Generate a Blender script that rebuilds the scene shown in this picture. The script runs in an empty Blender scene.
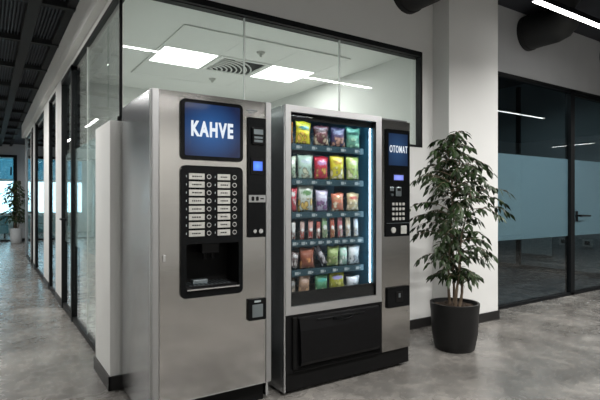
import bpy, bmesh, math, random
from mathutils import Vector, Matrix
PI = math.pi
S = bpy.context.scene
C = S.collection

# ---------------------------------------------------------------- camera, world, exposure
cam_data = bpy.data.cameras.new('camera')
cam = bpy.data.objects.new('camera', cam_data)
C.objects.link(cam)
cam.location = (0, 0, 1.22)
cam.rotation_euler = (PI/2, 0, -math.radians(33.103))
cam_data.sensor_width = 36
cam_data.lens = 481/600*36
cam_data.shift_y = 2/600
cam_data.clip_start = 0.05
S.camera = cam

world = bpy.data.worlds.new('daylight')
S.world = world
world.use_nodes = True
world.node_tree.nodes['Background'].inputs[0].default_value = (0.50, 0.78, 1.0, 1)
world.node_tree.nodes['Background'].inputs[1].default_value = 5.0

S.view_settings.view_transform = 'Standard'
S.view_settings.look = 'None'
S.view_settings.gamma = 1
S.view_settings.exposure = 0.0
S.cycles.use_denoising = True
S.cycles.max_bounces = 10
S.cycles.transparent_max_bounces = 24
S.cycles.glossy_bounces = 5
S.cycles.sample_clamp_indirect = 4

LINE_EMIT = 9.0       # visible brightness of the linear lamps
LINE_WATT = 50.0      # per metre of linear lamp
PANEL_EMIT = 4.5
LED_EMIT = 16.0

# ---------------------------------------------------------------- materials
def nt(name):
    m = bpy.data.materials.new(name); m.use_nodes = True
    t = m.node_tree; t.nodes.clear()
    out = t.nodes.new('ShaderNodeOutputMaterial')
    return m, t, out

def N(t, kind, **kw):
    n = t.nodes.new(kind)
    for k, v in kw.items():
        if k in n.inputs: n.inputs[k].default_value = v
        else: setattr(n, k, v)
    return n

def ramp(t, stops):
    r = t.nodes.new('ShaderNodeValToRGB')
    e = r.color_ramp.elements
    while len(e) < len(stops): e.new(0.5)
    for el, (p, c) in zip(e, stops):
        el.position = p; el.color = (*c, 1)
    return r

def coords(t, scale=(1, 1, 1), kind='Object'):
    tc = t.nodes.new('ShaderNodeTexCoord'); mp = t.nodes.new('ShaderNodeMapping')
    mp.inputs['Scale'].default_value = scale
    t.links.new(tc.outputs[kind], mp.inputs[0])
    return mp.outputs[0]

def plain(name, col, rough=0.5, metal=0.0, var=0.06, nscale=8, bump=0.0, spec=0.5, coat=0.0):
    """a procedural surface: base colour with a little noise variation"""
    m, t, out = nt(name)
    b = N(t, 'ShaderNodeBsdfPrincipled', Roughness=rough, Metallic=metal)
    b.inputs['Specular IOR Level'].default_value = spec
    b.inputs['Coat Weight'].default_value = coat
    v = coords(t)
    n = N(t, 'ShaderNodeTexNoise', Scale=nscale, Detail=4)
    t.links.new(v, n.inputs['Vector'])
    lo = tuple(max(0, c*(1-var)) for c in col); hi = tuple(min(1, c*(1+var)) for c in col)
    r = ramp(t, [(0.3, lo), (0.7, hi)])
    t.links.new(n.outputs['Fac'], r.inputs[0]); t.links.new(r.outputs[0], b.inputs['Base Color'])
    if bump:
        bp = N(t, 'ShaderNodeBump', Strength=bump, Distance=0.01)
        t.links.new(n.outputs['Fac'], bp.inputs['Height']); t.links.new(bp.outputs[0], b.inputs['Normal'])
    t.links.new(b.outputs[0], out.inputs[0])
    return m

def brushed(name, col, rough=0.3, scale=(3, 3, 260), aniso=0.6, strength=0.10):
    m, t, out = nt(name)
    b = N(t, 'ShaderNodeBsdfPrincipled', Metallic=1.0)
    b.inputs['Anisotropic'].default_value = aniso
    v = coords(t, scale)
    n = N(t, 'ShaderNodeTexNoise', Scale=1.0, Detail=3)
    t.links.new(v, n.inputs['Vector'])
    r = ramp(t, [(0.25, tuple(c*(1-strength) for c in col)), (0.75, tuple(min(1, c*(1+strength)) for c in col))])
    t.links.new(n.outputs['Fac'], r.inputs[0]); t.links.new(r.outputs[0], b.inputs['Base Color'])
    mr = N(t, 'ShaderNodeMapRange'); mr.inputs['To Min'].default_value = rough*0.85; mr.inputs['To Max'].default_value = rough*1.2
    t.links.new(n.outputs['Fac'], mr.inputs['Value']); t.links.new(mr.outputs[0], b.inputs['Roughness'])
    tg = t.nodes.new('ShaderNodeTangent'); tg.direction_type = 'RADIAL'; tg.axis = 'Z'
    t.links.new(tg.outputs[0], b.inputs['Tangent'])
    t.links.new(b.outputs[0], out.inputs[0])
    return m

def emit(name, col, strength):
    m, t, out = nt(name)
    e = N(t, 'ShaderNodeEmission', Strength=strength); e.inputs[0].default_value = (*col, 1)
    t.links.new(e.outputs[0], out.inputs[0])
    return m

def thin_fresnel(t, ior):
    """fresnel that treats both faces of a thin pane alike"""
    g = t.nodes.new('ShaderNodeNewGeometry')
    mr = N(t, 'ShaderNodeMapRange'); mr.inputs['To Min'].default_value = ior; mr.inputs['To Max'].default_value = 1/ior
    fr = N(t, 'ShaderNodeFresnel')
    t.links.new(g.outputs['Backfacing'], mr.inputs['Value']); t.links.new(mr.outputs[0], fr.inputs['IOR'])
    return fr

def glass(name, tint=(0.9, 0.95, 0.95), ior=1.5, rough=0.0, boost=1.0):
    """thin architectural pane: fresnel mix of see-through and mirror"""
    m, t, out = nt(name)
    tr = N(t, 'ShaderNodeBsdfTransparent'); tr.inputs[0].default_value = (*tint, 1)
    gl = N(t, 'ShaderNodeBsdfGlossy', Roughness=rough); gl.inputs[0].default_value = (1, 1, 1, 1)
    fr = thin_fresnel(t, ior)
    mu = t.nodes.new('ShaderNodeMath'); mu.operation = 'MULTIPLY'; mu.inputs[1].default_value = boost
    mx = t.nodes.new('ShaderNodeMixShader')
    t.links.new(fr.outputs[0], mu.inputs[0]); t.links.new(mu.outputs[0], mx.inputs[0])
    t.links.new(tr.outputs[0], mx.inputs[1]); t.links.new(gl.outputs[0], mx.inputs[2])
    t.links.new(mx.outputs[0], out.inputs[0])
    return m

def frosted(name, col, clear=0.15):
    """frosted film: mostly scatters light, both ways"""
    m, t, out = nt(name)
    df = N(t, 'ShaderNodeBsdfDiffuse'); df.inputs[0].default_value = (*col, 1)
    tl = N(t, 'ShaderNodeBsdfTranslucent'); tl.inputs[0].default_value = (*col, 1)
    tr = N(t, 'ShaderNodeBsdfTransparent'); tr.inputs[0].default_value = (*col, 1)
    gl = N(t, 'ShaderNodeBsdfGlossy', Roughness=0.25)
    a = t.nodes.new('ShaderNodeMixShader'); a.inputs[0].default_value = 0.5
    b = t.nodes.new('ShaderNodeMixShader'); b.inputs[0].default_value = clear
    c = t.nodes.new('ShaderNodeMixShader'); fr = thin_fresnel(t, 1.4)
    t.links.new(df.outputs[0], a.inputs[1]); t.links.new(tl.outputs[0], a.inputs[2])
    t.links.new(a.outputs[0], b.inputs[1]); t.links.new(tr.outputs[0], b.inputs[2])
    t.links.new(fr.outputs[0], c.inputs[0]); t.links.new(b.outputs[0], c.inputs[1]); t.links.new(gl.outputs[0], c.inputs[2])
    t.links.new(c.outputs[0], out.inputs[0])
    return m

def screen_mat(name, inner, outer, strength, centre=(0.45, 0.0, 0.5)):
    """a lit display: picture is brighter blue in the middle"""
    m, t, out = nt(name)
    tc = t.nodes.new('ShaderNodeTexCoord')
    sub = t.nodes.new('ShaderNodeVectorMath'); sub.operation = 'DISTANCE'; sub.inputs[1].default_value = centre
    t.links.new(tc.outputs['Generated'], sub.inputs[0])
    r = ramp(t, [(0.0, inner), (0.62, outer)])
    t.links.new(sub.outputs['Value'], r.inputs[0])
    e = N(t, 'ShaderNodeEmission', Strength=strength)
    t.links.new(r.outputs[0], e.inputs[0])
    g = N(t, 'ShaderNodeBsdfGlossy', Roughness=0.08); fr = N(t, 'ShaderNodeFresnel', IOR=1.45)
    mx = t.nodes.new('ShaderNodeMixShader')
    t.links.new(fr.outputs[0], mx.inputs[0]); t.links.new(e.outputs[0], mx.inputs[1]); t.links.new(g.outputs[0], mx.inputs[2])
    t.links.new(mx.outputs[0], out.inputs[0])
    return m

def concrete_floor():
    m, t, out = nt('polished_concrete')
    b = N(t, 'ShaderNodeBsdfPrincipled')
    v = coords(t)
    n1 = N(t, 'ShaderNodeTexNoise', Scale=1.9, Detail=9, Roughness=0.60, Distortion=0.6)
    n2 = N(t, 'ShaderNodeTexNoise', Scale=9.0, Detail=8, Roughness=0.68, Distortion=0.8)
    n3 = N(t, 'ShaderNodeTexVoronoi', Scale=2.2); n3.feature = 'DISTANCE_TO_EDGE'
    for n in (n1, n2): t.links.new(v, n.inputs['Vector'])
    wob = t.nodes.new('ShaderNodeVectorMath'); wob.operation = 'ADD'
    t.links.new(v, wob.inputs[0]); t.links.new(n2.outputs['Color'], wob.inputs[1]); t.links.new(wob.outputs[0], n3.inputs['Vector'])
    r1 = ramp(t, [(0.28, (0.085, 0.081, 0.075)), (0.46, (0.130, 0.124, 0.115)), (0.55, (0.175, 0.167, 0.155)), (0.72, (0.27, 0.257, 0.238))])
    r2 = ramp(t, [(0.34, (0.82, 0.82, 0.82)), (0.52, (1, 1, 1)), (0.68, (1.16, 1.15, 1.13))])
    r3 = ramp(t, [(0.0, (1.22, 1.21, 1.19)), (0.035, (1, 1, 1))])
    t.links.new(n1.outputs['Fac'], r1.inputs[0]); t.links.new(n2.outputs['Fac'], r2.inputs[0]); t.links.new(n3.outputs['Distance'], r3.inputs[0])
    m1 = t.nodes.new('ShaderNodeMix'); m1.data_type = 'RGBA'; m1.blend_type = 'MULTIPLY'; m1.inputs[0].default_value = 1
    t.links.new(r1.outputs[0], m1.inputs[6]); t.links.new(r2.outputs[0], m1.inputs[7])
    m2 = t.nodes.new('ShaderNodeMix'); m2.data_type = 'RGBA'; m2.blend_type = 'MULTIPLY'; m2.inputs[0].default_value = 1
    t.links.new(m1.outputs[2], m2.inputs[6]); t.links.new(r3.outputs[0], m2.inputs[7])
    t.links.new(m2.outputs[2], b.inputs['Base Color'])
    mr = N(t, 'ShaderNodeMapRange'); mr.inputs['To Min'].default_value = 0.18; mr.inputs['To Max'].default_value = 0.36
    t.links.new(n2.outputs['Fac'], mr.inputs['Value']); t.links.new(mr.outputs[0], b.inputs['Roughness'])
    t.links.new(b.outputs[0], out.inputs[0])
    return m

def snack_mat(name, main, food, band, seed, logo_at=0.70):
    """printed foil bag: main colour, a lettered band near the top, a picture of the snack at the foot"""
    m, t, out = nt(name)
    b = N(t, 'ShaderNodeBsdfPrincipled', Roughness=0.25, Metallic=0.15)
    b.inputs['Coat Weight'].default_value = 0.5
    tc = t.nodes.new('ShaderNodeTexCoord')
    mp = t.nodes.new('ShaderNodeMapping'); mp.inputs['Location'].default_value = (seed*1.7, seed*0.9, seed)
    t.links.new(tc.outputs['Generated'], mp.inputs[0])
    vo = N(t, 'ShaderNodeTexVoronoi', Scale=3.6)
    t.links.new(mp.outputs[0], vo.inputs['Vector'])
    foodr = ramp(t, [(0.0, food), (0.38, tuple(c*0.75 for c in food)), (0.47, tuple(c*0.22 for c in food)), (0.60, tuple(c*0.7 for c in main))])
    t.links.new(vo.outputs['Distance'], foodr.inputs[0])
    sep = t.nodes.new('ShaderNodeSeparateXYZ'); t.links.new(tc.outputs['Generated'], sep.inputs[0])
    ns = N(t, 'ShaderNodeTexNoise', Scale=5.0, Detail=3); t.links.new(mp.outputs[0], ns.inputs['Vector'])
    add = t.nodes.new('ShaderNodeMath'); add.operation = 'MULTIPLY_ADD'; add.inputs[1].default_value = 0.25
    t.links.new(ns.outputs['Fac'], add.inputs[0]); t.links.new(sep.outputs['Z'], add.inputs[2])
    mask = ramp(t, [(0.56, (1, 1, 1)), (0.66, (0, 0, 0))])
    t.links.new(add.outputs[0], mask.inputs[0])
    mx = t.nodes.new('ShaderNodeMix'); mx.data_type = 'RGBA'; mx.inputs[6].default_value = (*main, 1)
    t.links.new(mask.outputs[0], mx.inputs[0]); t.links.new(foodr.outputs[0], mx.inputs[7])
    # band of lettering-like print
    dz = t.nodes.new('ShaderNodeVectorMath'); dz.operation = 'SUBTRACT'; dz.inputs[1].default_value = (0.5, 0.5, logo_at)
    t.links.new(tc.outputs['Generated'], dz.inputs[0])
    sc = t.nodes.new('ShaderNodeVectorMath'); sc.operation = 'MULTIPLY'; sc.inputs[1].default_value = (1.0, 0.0, 3.6)
    rag = N(t, 'ShaderNodeTexNoise', Scale=16.0, Detail=1); t.links.new(mp.outputs[0], rag.inputs['Vector'])
    rs = t.nodes.new('ShaderNodeVectorMath'); rs.operation = 'MULTIPLY_ADD'; rs.inputs[1].default_value = (0.3, 0, 0.3); rs.inputs[2].default_value = (-0.15, 0, -0.15)
    ra = t.nodes.new('ShaderNodeVectorMath'); ra.operation = 'ADD'
    t.links.new(rag.outputs['Color'], rs.inputs[0]); t.links.new(dz.outputs[0], ra.inputs[0]); t.links.new(rs.outputs[0], ra.inputs[1])
    t.links.new(ra.outputs[0], sc.inputs[0])
    ln = t.nodes.new('ShaderNodeVectorMath'); ln.operation = 'LENGTH'; t.links.new(sc.outputs[0], ln.inputs[0])
    lm = ramp(t, [(0.30, (1, 1, 1)), (0.36, (0, 0, 0))]); t.links.new(ln.outputs['Value'], lm.inputs[0])
    mx2 = t.nodes.new('ShaderNodeMix'); mx2.data_type = 'RGBA'; mx2.inputs[7].default_value = (*band, 1)
    t.links.new(lm.outputs[0], mx2.inputs[0]); t.links.new(mx.outputs[2], mx2.inputs[6])
    t.links.new(mx2.outputs[2], b.inputs['Base Color'])
    t.links.new(b.outputs[0], out.inputs[0])
    return m

M = {}
M['floor'] = concrete_floor()
M['wall'] = plain('painted_wall', (0.66, 0.66, 0.64), 0.75, var=0.02, nscale=3)
M['white'] = plain('white_paint', (0.73, 0.735, 0.72), 0.6, var=0.015, nscale=3)
M['ceiling_white'] = plain('ceiling_white_paint', (0.88, 0.88, 0.86), 0.8, var=0.01, nscale=3)
M['grey_wall'] = plain('grey_paint', (0.42, 0.43, 0.44), 0.75, var=0.03, nscale=3)
M['dark_ceiling'] = plain('dark_ceiling_paint', (0.020, 0.023, 0.030), 0.8, var=0.2, nscale=5)
M['beam'] = plain('black_steel_beam', (0.004, 0.005, 0.006), 0.8, var=0.1)
M['slat'] = plain('slatted_metal_tile', (0.030, 0.037, 0.047), 0.7, var=0.1)
M['black'] = plain('black_powder_coat', (0.004, 0.005, 0.006), 0.5, var=0.1, nscale=20, spec=0.2)
M['black_plastic'] = plain('black_plastic', (0.0045, 0.0045, 0.005), 0.30, var=0.15, nscale=30, spec=0.16)
M['black_matte'] = plain('matte_black_plastic', (0.005, 0.005, 0.005), 0.6, var=0.15, nscale=40, spec=0.12)
M['gloss_black'] = plain('gloss_black_panel', (0.004, 0.0045, 0.005), 0.14, var=0.1, nscale=20, spec=0.13)
M['skirting'] = plain('dark_skirting', (0.012, 0.0115, 0.011), 0.4, var=0.1)
M['duct'] = plain('black_duct_metal', (0.006, 0.0065, 0.007), 0.55, var=0.15)
M['steel'] = brushed('brushed_steel', (0.50, 0.488, 0.470), 0.15, (2, 2, 420), 0.3, 0.05)
M['steel_side'] = brushed('brushed_steel_side', (0.62, 0.635, 0.65), 0.24, (2, 2, 420), 0.4, 0.03)
M['bright_steel'] = brushed('bright_steel_trim', (0.50, 0.505, 0.51), 0.40, (2, 2, 300), 0.3, 0.03)
M['frame_metal'] = brushed('pale_anodised_frame', (0.60, 0.605, 0.61), 0.42, (2, 2, 200), 0.0, 0.03)
M['chrome'] = plain('chrome', (0.75, 0.75, 0.75), 0.18, 1.0, var=0.03)
M['silver_plate'] = plain('silver_label', (0.50, 0.50, 0.47), 0.35, 0.35, var=0.12, nscale=60)
M['glass'] = glass('clear_glass', (0.90, 0.935, 0.92))
M['glass_dark'] = glass('grey_tinted_glass', (0.66, 0.74, 0.76), boost=1.2)
M['glass_edge'] = plain('pale_glass_joint', (0.80, 0.84, 0.82), 0.3, var=0.03)
M['frost'] = frosted('frosted_film', (0.84, 0.91, 0.95), 0.08)
M['frost_side'] = frosted('frosted_film_pale', (0.88, 0.95, 0.97), 0.05)
M['sky_tint_film'] = glass('sky_tint_sheet', (0.18, 0.30, 0.34))
M['machine_glass'] = glass('vending_glass', (0.95, 0.97, 0.98), 1.4, boost=0.7)
M['liner'] = plain('dark_teal_liner', (0.018, 0.10, 0.16), 0.5, 0.0, var=0.1)
M['rail'] = plain('teal_grey_rail', (0.022, 0.060, 0.078), 0.35, 0.3, var=0.15, nscale=40)
M['coil'] = plain('steel_coil', (0.25, 0.29, 0.31), 0.3, 0.9, var=0.05)
M['tag'] = plain('white_price_tag', (0.30, 0.34, 0.35), 0.5, var=0.2, nscale=90)
M['tile'] = plain('mineral_ceiling_tile', (0.84, 0.84, 0.82), 0.8, var=0.03, nscale=60)
M['grid'] = plain('white_ceiling_grid', (0.82, 0.82, 0.80), 0.5, var=0.02)
M['carpet'] = plain('dark_office_carpet', (0.035, 0.037, 0.042), 0.9, var=0.3, nscale=60)
M['pale_floor'] = plain('pale_bounce_floor', (0.45, 0.46, 0.45), 0.85, var=0.08, nscale=40)
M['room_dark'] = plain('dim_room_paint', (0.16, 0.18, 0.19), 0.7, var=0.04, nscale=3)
M['line_lamp'] = emit('lamp_diffuser', (1.0, 0.98, 0.95), LINE_EMIT)
M['panel_lamp'] = emit('led_panel_diffuser', (1.0, 0.98, 0.95), PANEL_EMIT)
M['led'] = emit('cool_led_tube', (0.72, 0.90, 1.0), LED_EMIT)
M['screen_a'] = screen_mat('coffee_screen_picture', (0.030, 0.125, 0.36), (0.012, 0.020, 0.065), 1.0)
M['screen_b'] = screen_mat('snack_screen_picture', (0.030, 0.075, 0.17), (0.014, 0.030, 0.075), 1.0)
M['lcd'] = screen_mat('small_lcd', (0.10, 0.28, 1.0), (0.05, 0.12, 0.6), 1.6)
M['lcd_pale'] = screen_mat('pale_lcd', (0.30, 0.36, 0.95), (0.16, 0.20, 0.6), 1.3)
M['letter'] = emit('white_screen_letters', (0.86, 0.93, 1.0), 0.95)
M['pot'] = plain('charcoal_pot', (0.011, 0.011, 0.011), 0.42, var=0.15, nscale=12, spec=0.25)
M['pale_pot'] = plain('pale_grey_pot', (0.45, 0.47, 0.48), 0.5, var=0.05)
M['soil'] = plain('bark_soil', (0.045, 0.030, 0.020), 0.95, var=0.6, nscale=60, bump=0.6)
M['bark'] = plain('ficus_bark', (0.17, 0.125, 0.085), 0.8, var=0.3, nscale=30, bump=0.3)
M['leaf'] = plain('ficus_leaf', (0.018, 0.036, 0.010), 0.42, var=0.6, nscale=7, spec=0.28)
M['bench'] = plain('teal_upholstery', (0.10, 0.28, 0.33), 0.8, var=0.1)
M['radiator'] = plain('pale_radiator', (0.33, 0.35, 0.35), 0.45, var=0.03)

# ---------------------------------------------------------------- mesh helpers
class MB:
    """collects shapes into one mesh"""
    def __init__(s): s.bm = bmesh.new()
    def box(s, x0, x1, y0, y1, z0, z1, bev=0.0, seg=2):
        b = bmesh.new()
        r = bmesh.ops.create_cube(b, size=1)
        for v in b.verts:
            v.co = Vector(((x0+x1)/2 + v.co.x*(x1-x0), (y0+y1)/2 + v.co.y*(y1-y0), (z0+z1)/2 + v.co.z*(z1-z0)))
        if bev: bmesh.ops.bevel(b, geom=list(b.edges), offset=bev, segments=seg, affect='EDGES', profile=0.5)
        s._merge(b); return s
    def _merge(s, b, mat=None):
        if mat is not None: bmesh.ops.transform(b, matrix=mat, verts=b.verts)
        me = bpy.data.meshes.new('tmp'); b.to_mesh(me); b.free(); s.bm.from_mesh(me); bpy.data.meshes.remove(me)
    def cyl(s, p0, p1, r0, r1=None, n=20, caps=True):
        r1 = r0 if r1 is None else r1
        p0, p1 = Vector(p0), Vector(p1); d = p1-p0
        b = bmesh.new()
        bmesh.ops.create_cone(b, cap_ends=caps, segments=n, radius1=r0, radius2=r1, depth=d.length)
        q = Vector((0, 0, 1)).rotation_difference(d.normalized())
        s._merge(b, Matrix.Translation((p0+p1)/2) @ q.to_matrix().to_4x4()); return s
    def tube(s, pts, radii, n=8, caps=True):
        pts = [Vector(p) for p in pts]; rings = []
        up = Vector((0, 0, 1))
        for i, p in enumerate(pts):
            d = (pts[min(i+1, len(pts)-1)] - pts[max(i-1, 0)]).normalized()
            a = d.cross(up)
            if a.length < 1e-3: a = d.cross(Vector((1, 0, 0)))
            a.normalize(); c = d.cross(a).normalized()
            r = radii[i] if isinstance(radii, (list, tuple)) else radii
            rings.append([s.bm.verts.new(p + a*math.cos(2*PI*k/n)*r + c*math.sin(2*PI*k/n)*r) for k in range(n)])
        for i in range(len(rings)-1):
            for k in range(n):
                s.bm.faces.new((rings[i][k], rings[i][(k+1) % n], rings[i+1][(k+1) % n], rings[i+1][k]))
        if caps:
            s.bm.faces.new(rings[0][::-1]); s.bm.faces.new(rings[-1])
        return s
    def lathe(s, prof, cx, cy, n=40):
        rings = []
        for r, z in prof:
            rings.append([s.bm.verts.new((cx+r*math.cos(2*PI*k/n), cy+r*math.sin(2*PI*k/n), z)) for k in range(n)])
        for i in range(len(rings)-1):
            for k in range(n):
                s.bm.faces.new((rings[i][k], rings[i][(k+1) % n], rings[i+1][(k+1) % n], rings[i+1][k]))
        s.bm.faces.new(rings[0][::-1]); s.bm.faces.new(rings[-1])
        return s
    def plate(s, x0, x1, z0, z1, y0, y1, holes=()):
        """an upright slab with rectangular openings"""
        xs = sorted({x0, x1, *[h[0] for h in holes], *[h[1] for h in holes]})
        zs = sorted({z0, z1, *[h[2] for h in holes], *[h[3] for h in holes]})
        for i in range(len(xs)-1):
            for j in range(len(zs)-1):
                mx, mz = (xs[i]+xs[i+1])/2, (zs[j]+zs[j+1])/2
                if any(h[0] < mx < h[1] and h[2] < mz < h[3] for h in holes): continue
                s.box(xs[i], xs[i+1], y0, y1, zs[j], zs[j+1])
        bmesh.ops.remove_doubles(s.bm, verts=s.bm.verts, dist=1e-5)
        # drop inner walls shared by two cells
        seen = {}
        for f in list(s.bm.faces):
            k = frozenset(v.index for v in f.verts) if False else tuple(sorted((round(v.co.x, 5), round(v.co.y, 5), round(v.co.z, 5)) for v in f.verts))
            seen.setdefault(k, []).append(f)
        kill = [f for l in seen.values() if len(l) > 1 for f in l]
        bmesh.ops.delete(s.bm, geom=kill, context='FACES')
        return s
    def rounded(s, x0, x1, z0, z1, y0, y1, r=0.02, n=6, bev=0.0):
        """upright slab with rounded corners, front at y0"""
        pts = []
        for cx, cz, a0 in ((x1-r, z1-r, 0), (x0+r, z1-r, 90), (x0+r, z0+r, 180), (x1-r, z0+r, 270)):
            for k in range(n+1):
                a = math.radians(a0 + 90*k/n); pts.append((cx+r*math.cos(a), cz+r*math.sin(a)))
        f = [s.bm.verts.new((p[0], y0, p[1])) for p in pts]; b = [s.bm.verts.new((p[0], y1, p[1])) for p in pts]
        L = len(pts)
        s.bm.faces.new(f); s.bm.faces.new(b[::-1])
        for i in range(L): s.bm.faces.new((f[i], b[i], b[(i+1) % L], f[(i+1) % L]))
        return s
    def cap(s, x0, x1, z0, z1, y0, y1, r, up=True, n=6):
        """slab rounded only on its top (or bottom) corners"""
        pts = []
        if up:
            for cx, a0 in ((x1-r, 0), (x0+r, 90)):
                for k in range(n+1):
                    a = math.radians(a0+90*k/n); pts.append((cx+r*math.cos(a), z1-r+r*math.sin(a)))
            pts += [(x0, z0), (x1, z0)]
        else:
            for cx, a0 in ((x0+r, 180), (x1-r, 270)):
                for k in range(n+1):
                    a = math.radians(a0+90*k/n); pts.append((cx+r*math.cos(a), z0+r+r*math.sin(a)))
            pts += [(x1, z1), (x0, z1)]
        f = [s.bm.verts.new((p[0], y0, p[1])) for p in pts]; b = [s.bm.verts.new((p[0], y1, p[1])) for p in pts]
        L = len(pts); s.bm.faces.new(f); s.bm.faces.new(b[::-1])
        for i in range(L): s.bm.faces.new((f[i], b[i], b[(i+1) % L], f[(i+1) % L]))
        return s
    def build(s, name, mat, parent=None, smooth=False):
        bmesh.ops.recalc_face_normals(s.bm, faces=s.bm.faces)
        me = bpy.data.meshes.new(name); s.bm.to_mesh(me); s.bm.free()
        me.materials.append(mat)
        if smooth:
            for p in me.polygons: p.use_smooth = True
            try: me.set_sharp_from_angle(angle=math.radians(40))
            except Exception: pass
        o = bpy.data.objects.new(name, me); C.objects.link(o)
        if parent is not None:
            o.parent = parent
            # geometry is given in world metres; the parent is only ever translated
            o.matrix_parent_inverse = Matrix.Translation(-world_loc(parent))
        return o

def world_loc(o):
    return Vector(o['_base']) if '_base' in o else Vector((0, 0, 0))

def recentre(o):
    """move a one-mesh thing's origin to the middle of its foot"""
    vs = [v.co for v in o.data.vertices]
    c = Vector(((min(v.x for v in vs)+max(v.x for v in vs))/2, (min(v.y for v in vs)+max(v.y for v in vs))/2, min(v.z for v in vs)))
    o.data.transform(Matrix.Translation(-c)); o.location = c
    return o

def tag(o, label, cat, group=None):
    o['label'] = label; o['category'] = cat
    if group: o['group'] = group
    return o

def thing(name, loc, label, cat, group=None):
    o = bpy.data.objects.new(name, None); C.objects.link(o); o.location = loc
    o['_base'] = tuple(loc); o.empty_display_size = 0.1
    return tag(o, label, cat, group)

def struct(o, kind='structure'):
    o['kind'] = kind; return o

def lettering(text, x0, x1, z, h, y, mat, parent, bold, name='lettering'):
    cu = bpy.data.curves.new('txt', 'FONT'); cu.body = text; cu.size = 1; cu.extrude = 0.004; cu.offset = bold; cu.space_character = 1.22
    cu.align_x = 'CENTER'; cu.align_y = 'CENTER'; cu.resolution_u = 6
    o = bpy.data.objects.new('txt', cu); C.objects.link(o)
    bpy.context.view_layer.update()
    me = bpy.data.meshes.new_from_object(o.evaluated_get(bpy.context.evaluated_depsgraph_get()))
    bpy.data.objects.remove(o); bpy.data.curves.remove(cu)
    xs = [v.co.x for v in me.vertices]; ys = [v.co.y for v in me.vertices]
    sx = (x1-x0)/(max(xs)-min(xs)); sz = h/(max(ys)-min(ys)); mx = (max(xs)+min(xs))/2; my = (max(ys)+min(ys))/2
    for v in me.vertices:
        v.co = Vector(((x0+x1)/2 + (v.co.x-mx)*sx, y - v.co.z*0.3, z + (v.co.y-my)*sz))
    me.name = name; me.materials.clear(); me.materials.append(mat)
    q = bpy.data.objects.new(name, me); C.objects.link(q); q.parent = parent
    root = parent
    while root is not None and '_base' not in root: root = root.parent
    q.matrix_parent_inverse = parent.matrix_parent_inverse.copy() if False else Matrix.Translation(-chain_loc(parent))
    return q

def chain_loc(o):
    """world position of an object in a translate-only chain"""
    while o is not None:
        if '_base' in o: return Vector(o['_base']) if not o.get('_flat') else Vector((0, 0, 0))
        o = o.parent
    return Vector((0, 0, 0))

def sub(mb, name, mat, part, smooth=False):
    """sub-part below a part; parts sit at the world origin, so no offset is needed"""
    o = mb.build(name, mat, None, smooth); o.parent = part
    return o

# parts are built in world metres and parented with an inverse, so a part's own frame is the world frame
def letter_on(text, x0, x1, z, h, y, mat, part, bold=0.042):
    q = lettering(text, x0, x1, z, h, y, mat, part, bold); q.matrix_parent_inverse = Matrix(); return q

# ---------------------------------------------------------------- the setting
WY = 3.28        # front face of the window wall
GX = 0.745       # glass line of the corridor
struct(MB().box(-2.4, 17.2, -4.2, 22.4, -0.10, 0.0).build('floor', M['floor']))
struct(MB().box(-2.4, 17.2, -4.2, 3.45, 3.45, 3.55).build('ceiling', M['dark_ceiling']))
struct(MB().box(-2.4, -2.2, -4.2, 22.4, 0, 3.45).build('wall_left', M['wall']))
struct(MB().box(-2.2, 17.2, -4.2, -4.0, 0, 3.45).build('wall_behind', M['wall']))
struct(MB().box(17.0, 17.2, -4.0, 8.2, 0, 3.45).build('wall_right', M['grey_wall']))

# window wall behind the machines: low wall, jamb, bulkhead, corner stub
w = MB()
w.box(0.67, 3.56, WY, WY+0.13, 0, 1.75)
w.box(0.67, 0.83, WY+0.13, 3.77, 0, 1.75)
w.box(3.56, 3.715, WY, WY+0.13, 0, 3.45)
w.box(0.67, 3.56, WY, WY+0.13, 2.68, 3.45)
struct(w.build('wall_back', M['white']))
struct(MB().box(3.712, 4.478, 3.08, 3.46, 0, 3.45, bev=0.003, seg=1).build('wall_pillar', M['white']))
struct(MB().box(4.478, 9.0, 3.33, 3.45, 2.70, 3.45).build('wall_bulkhead', M['grey_wall']))
struct(MB().box(9.0, 17.0, 3.33, 3.45, 0, 3.45).build('wall_far_right', M['grey_wall']))
bb = MB()
bb.box(0.66, 3.712, WY-0.012, WY, 0, 0.09)
bb.box(0.658, 0.67, WY-0.012, 3.782, 0, 0.09)
bb.box(3.70, 3.712, 3.068, WY, 0, 0.09)
bb.box(3.70, 4.49, 3.068, 3.08, 0, 0.09)
bb.box(4.478, 4.49, 3.08, 3.33, 0, 0.09)
struct(bb.build('baseboard_back', M['skirting']))

# glazing above the low wall
win = struct(MB().box(GX, 3.56, WY+0.03, WY+0.10, 2.63, 2.68).box(3.535, 3.56, WY-0.004, WY+0.06, 1.75, 2.68)
             .box(GX, 3.56, WY-0.002, WY+0.10, 1.75, 1.772).box(GX, 3.56, WY-0.004, WY+0.03, 2.635, 2.68).build('window_1', M['black']))
o = MB().box(GX+0.02, 3.54, WY+0.045, WY+0.055, 1.78, 2.64).build('pane', M['glass']); o.parent = win
o = MB().box(1.655, 1.661, WY+0.04, WY+0.06, 1.785, 2.63).box(2.577, 2.583, WY+0.04, WY+0.06, 1.785, 2.63).build('glass_joint', M['glass_edge']); o.parent = win
o = MB().cyl((GX+0.005, WY+0.055, 1.75), (GX+0.005, WY+0.055, 2.68), 0.011).cyl((GX+0.005, WY+0.055, 1.75), (GX+0.005, WY+0.055, 1.79), 0.022).build('corner_post', M['black']); o.parent = win

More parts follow.
